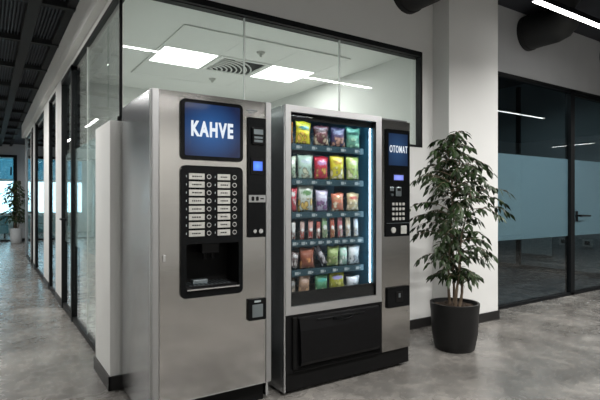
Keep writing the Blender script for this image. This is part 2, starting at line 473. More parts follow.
# corridor side: glazed bays between white columns
struct(MB().box(0.67, 0.83, WY, 12.6, 2.67, 3.0).box(0.67, 0.83, WY, 3.77, 3.0, 3.45).build('wall_corridor_bulkhead', M['wall']))
for y0, y1 in ((6.16, 6.80), (7.58, 8.30), (9.95, 10.28), (10.64, 10.86)):
    struct(MB().box(0.735, 0.85, y0, y1, 0, 2.67).build('wall_column', M['white']))
    struct(MB().box(0.727, 0.735, y0-0.008, y1+0.008, 0, 0.09).box(0.727, 0.85, y0-0.008, y0, 0, 0.09).build('baseboard_column', M['skirting']))
struct(MB().box(0.735, 0.95, 12.15, 12.6, 0, 3.0).build('wall_corridor_end_column', M['room_dark']))
bays = [(3.77, 5.37), (6.80, 7.58), (8.30, 9.80), (10.86, 12.15)]
for i, (y0, y1) in enumerate(bays):
    f = MB().box(GX-0.01, GX+0.05, y0, y1, 0.0, 0.05).box(GX-0.01, GX+0.05, y0, y1, 2.60, 2.625)
    if i == 0: f.box(GX-0.01, GX+0.05, WY+0.06, y0, 2.60, 2.625)
    if i == 1: f.box(GX-0.012, GX+0.05, y1-0.09, y1, 0, 2.62)
    if i == 2: f.box(GX-0.012, GX+0.05, y1-0.06, y1, 0, 2.62)
    if i == 3: f.box(GX-0.012, GX+0.05, y0, y0+0.05, 0, 2.62)
    f = struct(f.build('window_%d' % (i+2), M['black']))
    h = MB().box(GX-0.012, GX+0.05, y0 if i else WY+0.1, y1, 2.625, 2.67).build('head_trim', M['white']); h.parent = f
    p = MB().box(GX+0.008, GX+0.016, y0, y1, 0.05, 2.60)
    if i == 0: p.box(GX+0.008, GX+0.016, WY+0.06, y0, 1.75, 2.60)
    p = p.build('pane', M['glass']); p.parent = f
    q = MB().box(GX+0.018, GX+0.020, y0, y1, 0.77, 1.76).build('frosted_film', M['frost_side']); q.parent = f
    if i == 0:
        j = MB().box(GX+0.006, GX+0.018, 4.62, 4.625, 0.05, 2.60).build('glass_joint', M['glass_edge']); j.parent = f
# corridor doors
for i, (y0, y1, hy) in enumerate(((5.37, 6.16, 5.86), (9.80, 9.95, None), (10.28, 10.64, 10.36))):
    if hy is None:
        continue
    d = struct(MB().box(GX-0.02, GX+0.06, y0, y0+0.06, 0, 2.62).box(GX-0.02, GX+0.06, y1-0.03, y1, 0, 2.62)
               .box(GX-0.02, GX+0.06, y0, y1, 2.57, 2.62).box(GX-0.01, GX+0.05, y0, y1, 0.0, 0.06).build('door_%d' % (i+1), M['black']))
    h = MB().box(GX-0.012, GX+0.05, y0, y1, 2.62, 2.67).build('head_trim', M['white']); h.parent = d
    p = MB().box(GX+0.010, GX+0.018, y0+0.06, y1-0.03, 0.06, 2.57).build('pane', M['glass']); p.parent = d
    q = MB().box(GX+0.020, GX+0.022, y0+0.1, y1-0.03, 0.77, 1.76).build('frosted_film', M['frost_side']); q.parent = d
    k = MB().cyl((GX-0.055, hy-0.07, 1.03), (GX-0.055, hy+0.07, 1.03), 0.012).cyl((GX-0.055, hy-0.06, 1.03), (GX-0.01, hy-0.06, 1.03), 0.014).box(GX-0.014, GX-0.004, hy-0.09, hy-0.03, 0.96, 1.10).build('door_handle', M['black']); k.parent = d
struct(MB().box(0.735, 0.85, 9.80, 9.95, 0, 2.67).build('wall_corridor_mullion', M['black']))

# corridor ceiling: slatted metal tiles between black beams
struct(MB().box(-2.2, 1.6, 3.45, 17.6, 3.02, 3.12).build('ceiling_corridor', M['dark_ceiling']))
struct(MB().box(-2.2, 0.67, 3.41, 3.45, 2.93, 3.45).build('wall_corridor_ceiling_edge', M['wall']))
b = MB()
for x in (-1.8, -0.75, 0.30): b.box(x, x+0.10, 3.45, 17.4, 2.93, 3.02)
b.box(0.60, 0.67, 3.45, 17.4, 2.95, 3.02)
yy = 4.69
while yy < 17.3:
    b.box(-2.2, 0.67, yy, yy+0.07, 2.935, 3.02); yy += 1.2
struct(b.build('ceiling_beams', M['beam']))
b = MB()
x = -0.60
while x < 0.59:
    if not (0.28 < x < 0.42): b.box(x, x+0.012, 3.5, 17.4, 2.99, 3.02)
    x += 0.030
struct(b.build('ceiling_slats', M['slat']))

# end of the corridor
struct(MB().plate(-2.2, 4.2, 0, 3.02, 17.4, 17.5, holes=[(-1.6, 0.74, 0, 2.62)]).build('wall_corridor_end', M['grey_wall']))
struct(MB().box(-2.2, 4.2, 17.36, 17.4, 0.0, 0.001).box(0.80, 4.2, 17.385, 17.4, 0, 0.08).build('baseboard_corridor_end', M['skirting']))
d = struct(MB().plate(-1.6, 0.80, 0.0, 2.68, 17.37, 17.45, holes=[(-1.54, 0.70, 0.05, 2.60)]).build('door_4', M['black']))
p = MB().box(-1.54, 0.70, 17.40, 17.41, 0.05, 2.60).build('pane', M['glass']); p.parent = d
p = MB().box(0.62, 0.66, 17.34, 17.40, 2.05, 2.30).build('door_closer', M['black']); p.parent = d
struct(MB().box(1.7, 1.8, 12.6, 17.4, 0, 3.02).box(0.95, 1.7, 12.5, 12.6, 0, 3.02).build('wall_nook', M['grey_wall']))
# bright lobby beyond: low wall, clear window, sky-tinted sheet above
struct(MB().plate(-2.2, 4.2, 0, 3.1, 21.6, 21.7, holes=[(-1.8, 4.0, 0.75, 2.9)]).build('wall_lobby', M['white']))
struct(MB().box(-2.4, 4.3, 17.5, 21.7, 3.1, 3.2).build('ceiling_lobby', M['white']))
struct(MB().box(4.2, 4.3, 17.4, 21.7, 0, 3.1).build('wall_lobby_right', M['white']))
wl = struct(MB().box(-1.8, 4.0, 21.6, 21.66, 2.02, 2.10).box(-1.8, 4.0, 21.6, 21.66, 0.75, 0.80).build('window_6', M['white']))
p = MB().box(-1.8, 4.0, 21.63, 21.64, 0.8, 2.9).build('pane', M['glass']); p.parent = wl
q = MB().box(-1.8, 4.0, 21.645, 21.65, 2.10, 2.9).build('sky_tint_film', M['sky_tint_film']); q.parent = wl  # tinted sheet added so the overbright sky behind it shows blue

# meeting room behind the window wall
struct(MB().box(0.83, 3.70, 3.41, 6.6, 2.75, 2.85).build('ceiling_meeting_room', M['ceiling_white']))
struct(MB().box(0.83, 3.66, 3.41, 6.6, 0.0, 0.006).build('floor_meeting_room', M['pale_floor']))  # pale sheet added over the concrete to bounce light up to the ceiling
struct(MB().box(0.80, 3.75, 6.6, 6.75, 0, 3.0).build('wall_meeting_room_back', M['white']))
struct(MB().box(3.66, 3.80, 3.46, 8.2, 0, 3.45).build('wall_meeting_room_right', M['white']))
# rooms further down the corridor get daylight from their outer side
struct(MB().box(0.85, 4.2, 6.75, 12.5, 2.9, 3.0).build('ceiling_office', M['white']))
struct(MB().box(1.8, 4.2, 12.5, 12.6, 0, 3.0).build('wall_office_end', M['white']))
struct(MB().box(3.8, 4.2, 8.2, 8.3, 0, 3.0).box(0.85, 3.66, 8.6, 8.68, 0, 2.9).build('wall_office_divider', M['white']))
wo = struct(MB().box(4.1, 4.2, 8.3, 12.5, 0, 0.7).box(4.1, 4.2, 8.3, 12.5, 2.6, 2.9).box(4.1, 4.2, 9.7, 9.76, 0.7, 2.6).box(4.1, 4.2, 11.1, 11.16, 0.7, 2.6).build('window_7', M['white']))
p = MB().box(4.14, 4.15, 8.3, 12.5, 0.7, 2.6).build('pane', M['glass']); p.parent = wo

# glazed partition on the right and the dim room behind it
PY = 3.36
f = MB().box(4.478, 9.0, PY-0.03, PY+0.05, 2.655, 2.70).box(4.478, 9.0, PY-0.03, PY+0.05, 0, 0.035).box(6.40, 6.49, PY-0.03, PY+0.05, 0, 2.70).box(4.478, 4.51, PY-0.03, PY+0.05, 0, 2.7).box(7.46, 7.52, PY-0.03, PY+0.05, 0, 2.7)
f = struct(f.build('window_8', M['black']))
p = MB().box(4.51, 6.40, PY, PY+0.01, 0.035, 2.655).box(7.52, 9.0, PY, PY+0.01, 0.035, 2.655).build('pane', M['glass_dark']); p.parent = f
q = MB().box(4.51, 6.40, PY+0.012, PY+0.014, 0.775, 1.78).box(7.52, 9.0, PY+0.012, PY+0.014, 0.775, 1.78).build('frosted_film', M['frost']); q.parent = f
d = struct(MB().plate(6.49, 7.46, 0.01, 2.65, PY-0.015, PY+0.03, holes=[(6.52, 7.43, 0.04, 2.62)]).build('door_5', M['black']))
p = MB().box(6.52, 7.43, PY, PY+0.01, 0.04, 2.62).build('pane', M['glass_dark']); p.parent = d
q = MB().box(6.52, 7.43, PY+0.012, PY+0.014, 0.775, 1.78).build('frosted_film', M['frost']); q.parent = d
k = MB().box(6.535, 6.585, PY-0.025, PY-0.015, 0.96, 1.10).cyl((6.56, PY-0.025, 1.04), (6.56, PY-0.075, 1.04), 0.014).cyl((6.55, PY-0.075, 1.04), (6.80, PY-0.075, 1.035), 0.015, 0.011).build('door_handle', M['black']); k.parent = d
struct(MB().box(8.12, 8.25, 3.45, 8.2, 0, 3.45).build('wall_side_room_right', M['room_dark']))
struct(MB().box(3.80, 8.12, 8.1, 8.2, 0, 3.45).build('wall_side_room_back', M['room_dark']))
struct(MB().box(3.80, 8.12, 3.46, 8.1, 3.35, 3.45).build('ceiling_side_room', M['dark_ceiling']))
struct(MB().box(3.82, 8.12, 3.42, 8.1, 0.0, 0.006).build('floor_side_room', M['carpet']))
struct(MB().box(8.10, 8.12, 3.45, 8.1, 0.006, 0.09).box(8.06, 8.12, 5.12, 5.18, 0.09, 3.3).build('trim_1', M['black']))

# ---------------------------------------------------------------- lamps, ducts, ceiling fittings
def line_lamp(x0, x1, y0, y1, z, label, group='linear office lamps', watt=LINE_WATT, spread=160, color=(1.0, 0.975, 0.945)):
    cx, cy = (x0+x1)/2, (y0+y1)/2
    t = thing('linear_lamp', (cx, cy, z), label, 'lamp', group)
    MB().box(x0, x1, y0, y1, z+0.004, z+0.055, bev=0.002, seg=1).build('housing', M['black'], t)
    e = 0.006
    MB().box(x0+e, x1-e, y0+e, y1-e, z, z+0.006).build('diffuser', M['line_lamp'], t)
    top = 3.45 if cy < 3.4 else (3.35 if cx > 2 else 3.02)
    for x, y in (((x0+0.2, cy), (x1-0.2, cy)) if x1-x0 > y1-y0 else ((cx, y0+0.2), (cx, y1-0.2))):
        MB().cyl((x, y, z+0.05), (x, y, top), 0.003, n=6).build('suspension_wire', M['black'], t)
    la = bpy.data.lights.new('lamp_light', 'AREA'); la.shape = 'RECTANGLE'
    la.size = x1-x0-0.02; la.size_y = y1-y0-0.02; la.spread = math.radians(spread)
    la.energy = watt*max(x1-x0, y1-y0); la.color = color
    lo = bpy.data.objects.new('lamp_light', la); C.objects.link(lo); lo.location = (0, 0, -0.004); lo.parent = t
    return t

line_lamp(0.60, 2.22, 0.93, 1.00, 3.0, 'long suspended lamp mirrored in the window at the left above the drinks machine')
line_lamp(3.30, 5.03, 0.93, 1.00, 3.0, 'long suspended lamp mirrored in the window above the snack machine')
line_lamp(8.30, 9.97, 0.93, 1.00, 3.0, 'long suspended lamp mirrored in the dark glass beside the pillar')
line_lamp(4.34, 6.25, 2.555, 2.63, 3.12, 'bright linear lamp hanging below the black ducts at top right of the picture', watt=7, spread=104)
line_lamp(-0.7, 1.0, -3.24, -3.17, 3.0, 'unseen fill lamp added by the rear wall opposite the drinks machine', watt=26)  # this and the next two are added out of view to light the steel fronts
line_lamp(1.7, 3.4, -3.24, -3.17, 3.0, 'unseen fill lamp added by the rear wall opposite the snack machine', watt=26)
line_lamp(4.1, 5.8, -3.24, -3.17, 3.0, 'unseen fill lamp added by the rear wall opposite the potted fig', watt=26)
line_lamp(6.15, 7.85, 0.93, 1.00, 3.0, 'long suspended lamp between the mirrored ones, lighting the floor at right')
line_lamp(5.2, 6.9, 4.2, 4.27, 3.15, 'unseen fill lamp added inside the dim glazed room at the right', watt=16, color=(0.85, 0.96, 1.0))  # added out of sight to brighten the side room and its frosted film
line_lamp(15.37, 15.44, -1.9, -0.6, 3.0, 'lamp mirrored low in the glass door at the far right', watt=8)
for y, lab in ((3.9, 'nearest corridor lamp under the slatted ceiling'), (6.95, 'second corridor lamp, its end mirrored beside the corner post'), (10.6, 'corridor lamp mirrored in the first glass bay'),
               (14.3, 'corridor lamp mirrored beside the first white column')):
    line_lamp(-0.44, -0.37, y, y+1.3, 2.93, lab, 'corridor lamps', watt=42)

GZ = 2.75
ix, iy, tl = 1.43, 4.0, 0.605
g = MB()
for k in range(4):
    g.box(ix+k*tl-0.008, ix+k*tl+0.008, iy, iy+3*tl, GZ-0.014, GZ-0.004)
    g.box(ix, ix+3*tl, iy+k*tl-0.008, iy+k*tl+0.008, GZ-0.014, GZ-0.004)
struct(g.build('ceiling_grid', M['grid']))
t = MB()
for a in range(3):
    for b_ in range(3):
        if b_ == 1: continue
        t.box(ix+a*tl+0.008, ix+(a+1)*tl-0.008, iy+b_*tl+0.008, iy+(b_+1)*tl-0.008, GZ-0.012, GZ)
struct(t.build('ceiling_tiles', M['tile']))
for a, lab in ((0, 'square lit ceiling panel on the left, behind glass above the drinks machine'), (2, 'square lit ceiling panel on the right of the air vent, behind glass')):
    x0 = ix+a*tl+0.012; y0 = iy+tl+0.012
    t = thing('ceiling_panel_lamp', (x0+0.29, y0+0.29, GZ-0.02), lab, 'lamp', 'square ceiling lamps')
    MB().plate(x0, x0+0.58, y0, y0+0.58, 0, 1).bm.free() if False else None
    MB().box(x0, x0+0.58, y0, y0+0.58, GZ-0.016, GZ-0.002).build('housing', M['grid'], t)
    MB().box(x0+0.015, x0+0.565, y0+0.015, y0+0.565, GZ-0.020, GZ-0.015).build('diffuser', M['panel_lamp'], t)
    la = bpy.data.lights.new('panel_light', 'AREA'); la.size = 0.56; la.energy = 19; la.color = (1, 0.98, 0.95)
    lo = bpy.data.objects.new('panel_light', la); C.objects.link(lo); lo.location = (0, 0, -0.006); lo.parent = t
x0 = ix+tl+0.012; y0 = iy+tl+0.012
t = thing('ceiling_vent', (x0+0.29, y0+0.29, GZ-0.02), 'square air vent with curved dark slots between the two lit ceiling panels', 'vent')
MB().box(x0, x0+0.58, y0, y0+0.58, GZ-0.012, GZ-0.002).build('backing', M['black'], t)
v = MB()
v.box(x0, x0+0.04, y0, y0+0.58, GZ-0.022, GZ-0.012).box(x0+0.54, x0+0.58, y0, y0+0.58, GZ-0.022, GZ-0.012)
v.box(x0+0.04, x0+0.54, y0, y0+0.04, GZ-0.022, GZ-0.012).box(x0+0.04, x0+0.54, y0+0.54, y0+0.58, GZ-0.022, GZ-0.012)
v.build('frame', M['grid'], t)
v = MB()
for k in range(9):
    r = 0.07+k*0.055
    pts = []
    for j in range(13):
        a = math.radians(90*j/12)
        px, py = x0+0.04+r*math.cos(a), y0+0.54-r*math.sin(a)
        if px <= x0+0.54 and py >= y0+0.04: pts.append((px, py, GZ-0.018))
    if len(pts) > 2: v.tube(pts, 0.009, n=6)
v.build('louvre', M['grid'], t)
for x, y, nm, lab in ((2.33, 4.30, 'smoke_detector', 'small round detector in the front middle ceiling tile'), (2.33, 5.55, 'sprinkler_head', 'small sprinkler in the rear middle ceiling tile')):
    tag(recentre(MB().cyl((x, y, GZ-0.012), (x, y, GZ-0.03), 0.045, 0.035).cyl((x, y, GZ-0.03), (x, y, GZ-0.06), 0.018, 0.012).build(nm, M['silver_plate'], smooth=True)), lab, 'detector' if nm[0:2] == 'sm' else 'sprinkler')

for x, z, lab in ((3.35, 3.215, 'round black ceiling duct leaving the wall at top centre above the window'), (5.40, 3.225, 'round black ceiling duct leaving the wall right of the white pillar'),
                  (7.35, 3.24, 'round black ceiling duct cut by the right edge of the picture')):
    t = thing('air_duct', (x, 2.9, z-0.2), lab, 'duct', 'black ceiling ducts')
    y_end = WY if x < 4 else 3.33
    pts = [(x, y_end, z), (x, 2.98, z)] + [(x, 2.98-0.06*math.sin(math.radians(a)), z+0.06*(1-math.cos(math.radians(a)))) for a in (30, 60, 90)] + [(x, 2.92, 3.45)]
    MB().tube(pts, 0.195, n=36).build('pipe', M['duct'], t, smooth=True)
    MB().cyl((x, y_end-0.05, z), (x, y_end, z), 0.205, n=36).build('collar', M['duct'], t, smooth=True)

# ---------------------------------------------------------------- coffee machine
FY = 2.575
cm = thing('coffee_machine', (1.10, 2.90, 0), 'tall brushed steel hot drinks machine with a blue KAHVE screen, left of the snack machine', 'vending machine')
x0, x1 = 0.735, 1.468
b = MB()
b.box(x0, x0+0.02, FY+0.035, 3.235, 0.02, 1.83, bev=0.004).box(x1-0.02, x1, FY+0.035, 3.235, 0.02, 1.83, bev=0.004)
b.box(x0+0.01, x1-0.01, FY+0.035, 3.235, 1.81, 1.829).box(x0+0.01, x1-0.01, 3.215, 3.235, 0.02, 1.82).box(x0+0.01, x1-0.01, FY+0.04, 3.23, 0.10, 0.12)
b.build('cabinet', M['steel_side'], cm)
niche = (0.925, 1.243, 0.735, 0.985)
d = MB().plate(0.779, 1.428, 0.122, 1.828, FY+0.004, FY+0.032, holes=[(0.905, 1.26, 0.70, 1.0)])
d.build('front_door', M['steel'], cm)
for a, c in ((x0, 0.777), (1.430, x1)):
    MB().box(a, c, FY-0.002, FY+0.034, 0.118, 1.830, bev=0.006).build('edge_trim', M['bright_steel'], cm)
MB().box(x0+0.03, x1-0.03, FY+0.05, 3.20, 0.0, 0.118).build('plinth', M['black_matte'], cm)
# screen
MB().rounded(0.893, 1.270, 1.455, 1.792, FY-0.012, FY+0.004, r=0.028).build('screen_bezel', M['gloss_black'], cm)
sc = MB().rounded(0.914, 1.249, 1.478, 1.772, FY-0.014, FY-0.012, r=0.010).build('screen', M['screen_a'], cm)
letter_on('KAHVE', 0.950, 1.204, 1.630, 0.088, FY-0.0155, M['letter'], sc)
# selection panel with the cup niche
pn = MB()
pn.plate(0.893, 1.270, 0.725, 1.384, FY-0.010, FY+0.004, holes=[niche])
pn.cap(0.893, 1.270, 1.384, 1.424, FY-0.010, FY+0.004, 0.03)
pn.cap(0.893, 1.270, 0.685, 0.725, FY-0.010, FY+0.004, 0.03, up=False)
# the rounded top and bottom caps sit flush in the same panel
pn = pn.build('selection_panel', M['gloss_black'], cm)
n = MB()
nx0, nx1, nz0, nz1 = niche
n.box(nx0-0.01, nx0, FY, FY+0.17, nz0-0.01, nz1+0.01).box(nx1, nx1+0.01, FY, FY+0.17, nz0-0.01, nz1+0.01)
n.box(nx0-0.01, nx1+0.01, FY, FY+0.17, nz1, nz1+0.01).box(nx0-0.01, nx1+0.01, FY, FY+0.17, nz0-0.01, nz0).box(nx0-0.01, nx1+0.01, FY+0.16, FY+0.17, nz0, nz1)
n.build('cup_niche', M['black_matte'], cm)
MB().box(1.03, 1.14, FY+0.03, FY+0.12, 0.925, 0.985, bev=0.006).cyl((1.06, FY+0.07, 0.89), (1.06, FY+0.07, 0.93), 0.012).cyl((1.11, FY+0.07, 0.89), (1.11, FY+0.07, 0.93), 0.012).build('drink_nozzle', M['black_plastic'], cm)
MB().box(nx0+0.003, nx1-0.003, FY+0.004, FY+0.155, nz0, nz0+0.012).build('drip_tray', M['black_plastic'], cm)
MB().box(nx0, nx1, FY-0.022, FY-0.008, nz0-0.008, nz0+0.002, bev=0.002).build('tray_lip', M['chrome'], cm)
s = MB()
for k in range(10): s.box(nx0+0.03+k*0.026, nx0+0.04+k*0.026, FY+0.02, FY+0.14, nz0+0.012, nz0+0.016)
s.build('tray_grille', M['coil'], cm)
MB().box(0.985, 1.075, FY+0.05, FY+0.09, 0.75, 0.775, bev=0.004).build('cup_holder', M['coil'], cm)
# drink choices: two columns of eight
for c, (lx0, lx1, bx) in enumerate(((0.938, 1.030, 1.055), (1.108, 1.187, 1.213))):
    for r in range(8):
        z = 1.363 - r*0.0455
        lab = MB().box(lx0, lx1, FY-0.013, FY-0.010, z-0.017, z+0.017, bev=0.001, seg=1).build('drink_label', M['silver_plate'], cm)
        q = MB()
        rnd = random.Random(c*10+r); xx = lx0+0.018
        while xx < lx1-0.022:
            ww = rnd.uniform(0.005, 0.012); q.box(xx, xx+ww, FY-0.0136, FY-0.013, z-0.0035, z+0.0035); xx += ww+0.003
        sub(q, 'print', M['black_matte'], lab)
        bt = MB().cyl((bx, FY-0.016, z), (bx, FY-0.009, z), 0.0135, n=20).build('button', M['chrome'], cm, smooth=True)
        sub(MB().cyl((bx, FY-0.018, z), (bx, FY-0.014, z), 0.0095, n=16), 'button_cap', M['black_plastic'], bt)
        MB().box(lx0-0.016, lx0-0.012, FY-0.0115, FY-0.010, z-0.006, z+0.006).build('number_mark', M['tag'], cm)
# payment column
MB().rounded(1.306, 1.424, 1.008, 1.727, FY-0.008, FY+0.004, r=0.006).build('payment_column', M['gloss_black'], cm)
t_ = MB().box(1.327, 1.405, FY-0.024, FY-0.008, 1.565, 1.667, bev=0.004).build('card_reader', M['black_plastic'], cm)
sub(MB().box(1.335, 1.397, FY-0.026, FY-0.024, 1.625, 1.655).box(1.338, 1.394, FY-0.026, FY-0.024, 1.578, 1.592).box(1.338, 1.394, FY-0.026, FY-0.024, 1.60, 1.612), 'reader_slot', M['coil'], t_)
t_ = MB().rounded(1.320, 1.412, 1.386, 1.486, FY-0.014, FY-0.008, r=0.008).build('display_frame', M['black_plastic'], cm)
sub(MB().box(1.336, 1.398, FY-0.016, FY-0.014, 1.408, 1.464), 'display', M['lcd'], t_)
t_ = MB().box(1.308, 1.422, FY-0.013, FY-0.008, 1.218, 1.262, bev=0.001, seg=1).build('coin_plate', M['bright_steel'], cm)
sub(MB().rounded(1.325, 1.343, 1.227, 1.253, FY-0.015, FY-0.013, r=0.006).rounded(1.355, 1.373, 1.227, 1.253, FY-0.015, FY-0.013, r=0.006).box(1.385, 1.408, FY-0.0145, FY-0.013, 1.236, 1.244), 'coin_slot', M['black_matte'], t_)
for x, r in ((1.345, 0.011), (1.385, 0.014)):
    MB().cyl((x, FY-0.022, 1.045), (x, FY-0.008, 1.045), r, n=20).build('lock_knob', M['chrome'], cm, smooth=True)
t_ = MB().rounded(1.306, 1.426, 0.510, 0.640, FY-0.012, FY+0.004, r=0.006).build('change_tray', M['gloss_black'], cm)
sub(MB().box(1.330, 1.402, FY-0.016, FY-0.012, 0.528, 0.605, bev=0.002), 'tray_flap', M['coil'], t_)
sub(MB().box(1.345, 1.388, FY-0.014, FY-0.012, 0.617, 0.628), 'print', M['tag'], t_)
MB().box(0.795, 0.812, FY-0.004, FY+0.004, 0.895, 0.935, bev=0.002).cyl((0.8035, FY-0.009, 0.915), (0.8035, FY, 0.915), 0.006).build('door_lock', M['chrome'], cm)
MB().box(1.30, 1.37, FY+0.001, FY+0.004, 1.765, 1.772).box(1.31, 1.35, FY+0.001, FY+0.004, 1.752, 1.757).build('maker_plate', M['coil'], cm)

# ---------------------------------------------------------------- snack machine
vm = thing('snack_machine', (2.11, 2.92, 0), 'wide glass-fronted snack machine with an OTOMAT screen, right of the drinks machine', 'vending machine')
X0, X1, XM = 1.560, 2.665, 2.380
b = MB()
b.box(X0, X0+0.018, FY+0.030, 3.235, 0.02, 1.832, bev=0.003).box(X1-0.018, X1, FY+0.030, 3.235, 0.02, 1.832, bev=0.003)
b.box(X0+0.01, X1-0.01, FY+0.030, 3.235, 1.812, 1.831).box(X0+0.01, X1-0.01, 3.215, 3.235, 0.02, 1.82)
b.build('cabinet', M['steel_side'], vm)
# inner liner of the display
l = MB()
l.box(X0+0.02, X0+0.035, FY+0.04, 3.20, 0.52, 1.81).box(2.345, 2.36, FY+0.04, 3.20, 0.52, 1.81)
l.box(X0+0.03, 2.35, 3.10, 3.12, 0.52, 1.81).box(X0+0.03, 2.35, FY+0.04, 3.12, 1.795, 1.81).box(X0+0.03, 2.35, FY+0.04, 3.12, 0.50, 0.52)
l.build('liner', M['liner'], vm)
fr = MB().plate(X0+0.012, XM, 0.505, 1.834, FY, FY+0.03, holes=[(1.611, 2.328, 0.555, 1.792)])
fr.build('window_frame', M['frame_metal'], vm)
MB().box(2.3215, 2.3279, FY+0.001, FY+0.03, 0.56, 1.79).build('antiglare_strip', M['black_matte'], vm)  # black strip added to cover the tube's reflection in the metal frame
MB().box(1.6111, 1.616, FY+0.001, FY+0.03, 0.56, 1.79).build('antiglare_strip', M['black_matte'], vm)
MB().box(X0, X0+0.012, FY+0.002, FY+0.03, 0.02, 1.832, bev=0.002).build('edge_trim', M['steel_side'], vm)
MB().box(1.616, 2.3215, FY+0.012, FY+0.018, 0.555, 1.792).build('window_glass', M['machine_glass'], vm)
MB().box(1.611, 2.328, FY+0.020, FY+0.040, 0.555, 0.640).build('sill_panel', M['black_matte'], vm)
MB().cyl((2.308, FY+0.045, 0.645), (2.308, FY+0.045, 1.745), 0.005, n=14).build('light_tube', M['led'], vm)
MB().cyl((1.62, FY+0.060, 1.782), (2.29, FY+0.060, 1.782), 0.006, n=12).build('light_tube', M['led'], vm)  # top tube added behind the shade to light the bags
MB().box(1.60, 2.335, FY+0.036, FY+0.046, 1.752, 1.795).build('light_shade', M['black_matte'], vm)  # strip added to hide the top tube from the camera
SY = 2.665   # front of the shelves
tops = [1.603, 1.372, 1.152, 0.965, 0.768, 0.588]
slots = [5, 5, 5, 9, 6, 5]
for r, z in enumerate(tops):
    sh = MB().box(X0+0.037, 2.287, SY+0.004, 3.08, z-0.012, z).build('shelf', M['rail'], vm)
    sub(MB().box(X0+0.037, 2.287, SY, SY+0.006, z-0.040, z+0.002, bev=0.001, seg=1), 'price_rail', M['rail'], sh)
    tg = MB(); rnd = random.Random(40+r)
    nn = slots[r]
    for k in range(nn):
        cx = 1.66 + (k+0.5)*(0.62/nn)
        tg.box(cx-0.014, cx+0.014, SY-0.002, SY, z-0.030, z-0.010)
        tg.box(cx+0.020, cx+0.028, SY-0.002, SY, z-0.026, z-0.014)
    sub(tg, 'price_tag', M['tag'], sh)

# coils that carry the goods
def coil_pts(x, z, r, y0, y1, turns):
    return [(x + r*math.cos(2*PI*turns*k/(turns*14)), y0 + (y1-y0)*k/(turns*14), z + r + 0.003 + r*math.sin(2*PI*turns*k/(turns*14))) for k in range(turns*14+1)]

# front panel below the window: delivery flap
lp = MB().plate(X0+0.014, XM, 0.135, 0.503, FY+0.004, FY+0.03)
lp.build('lower_panel', M['black_plastic'], vm)
fl = MB()
fx0, fx1 = 1.665, 2.345
prof = [(FY+0.004, 0.485), (FY-0.012, 0.478), (FY-0.030, 0.40), (FY-0.030, 0.20), (FY-0.018, 0.178), (FY+0.004, 0.170)]
va = [fl.bm.verts.new((fx0+(0.008 if i in (3, 4, 5) else 0.0), y, z)) for i, (y, z) in enumerate(prof)]
vb = [fl.bm.verts.new((fx1-(0.008 if i in (3, 4, 5) else 0.0), y, z)) for i, (y, z) in enumerate(prof)]
for i in range(len(prof)): fl.bm.faces.new((va[i], va[(i+1) % 6], vb[(i+1) % 6], vb[i]))
fl.bm.faces.new(va); fl.bm.faces.new(vb[::-1])
flap = fl.build('delivery_flap', M['black_plastic'], vm)
sub(MB().box(1.80, 2.20, FY-0.026, FY-0.014, 0.452, 0.462, bev=0.003).tube([(1.93+0.02*k, FY-0.026, 0.448-0.012*math.sin(PI*k/8)) for k in range(9)], 0.006, n=8), 'grip', M['gloss_black'], flap)
MB().box(fx0-0.045, fx0-0.012, FY-0.012, FY+0.006, 0.155, 0.490, bev=0.006).build('flap_side', M['black_matte'], vm)
MB().box(fx1+0.006, fx1+0.026, FY-0.012, FY+0.006, 0.155, 0.490, bev=0.006).build('flap_side', M['black_matte'], vm)
g = MB()
for k in range(3): g.box(1.63, 2.36, FY-0.004, FY+0.006, 0.140+k*0.010, 0.144+k*0.010)
g.build('vent_ribs', M['black_matte'], vm)
MB().box(X0+0.016, X1-0.002, FY+0.012, 3.20, 0.020, 0.133, bev=0.004).build('plinth', M['black_matte'], vm)
for fxx in (X0+0.07, X1-0.07):
    for fyy in (FY+0.07, 3.14):
        MB().cyl((fxx, fyy, 0.0), (fxx, fyy, 0.022), 0.022).build('foot', M['black_matte'], vm)
# control side
MB().plate(XM+0.004, X1, 0.137, 1.815, FY+0.002, FY+0.03).build('control_door', M['steel'], vm)
MB().box(XM, XM+0.004, FY+0.008, FY+0.03, 0.137, 1.82).build('door_gap', M['black_matte'], vm)
MB().rounded(2.414, 2.653, 0.968, 1.750, FY-0.008, FY+0.002, r=0.006).build('control_panel', M['gloss_black'], vm)
sc = MB().box(2.440, 2.628, FY-0.011, FY-0.008, 1.487, 1.720).build('screen', M['screen_b'], vm)
letter_on('OTOMAT', 2.446, 2.624, 1.607, 0.052, FY-0.0125, M['letter'], sc, 0.004)
t_ = MB().box(2.482, 2.592, FY-0.011, FY-0.008, 1.372, 1.426).build('display_frame', M['black_matte'], vm)
sub(MB().box(2.490, 2.584, FY-0.013, FY-0.011, 1.380, 1.418), 'display', M['lcd_pale'], t_)
t_ = MB().box(2.505, 2.558, FY-0.020, FY-0.008, 1.262, 1.330, bev=0.004).build('card_reader', M['coil'], vm)
sub(MB().box(2.514, 2.549, FY-0.0215, FY-0.020, 1.30, 1.32), 'reader_slot', M['black_matte'], t_)
MB().box(2.452, 2.488, FY-0.014, FY-0.008, 1.300, 1.330, bev=0.003).cyl((2.470, FY-0.018, 1.272), (2.470, FY-0.008, 1.272), 0.009).build('coin_slot', M['coil'], vm)
for r in range(4):
    for c in range(4):
        kx, kz = 2.484+c*0.034, 1.205-r*0.036
        MB().rounded(kx-0.010, kx+0.010, kz-0.010, kz+0.010, FY-0.013, FY-0.008, r=0.004, n=3).build('key', M['silver_plate'], vm)
MB().box(2.420, 2.647, FY-0.0095, FY-0.008, 1.064, 1.067).build('panel_seam', M['coil'], vm)
MB().cyl((2.484, FY-0.016, 1.015), (2.484, FY-0.008, 1.015), 0.021, n=24).build('coin_return', M['silver_plate'], vm, smooth=True)
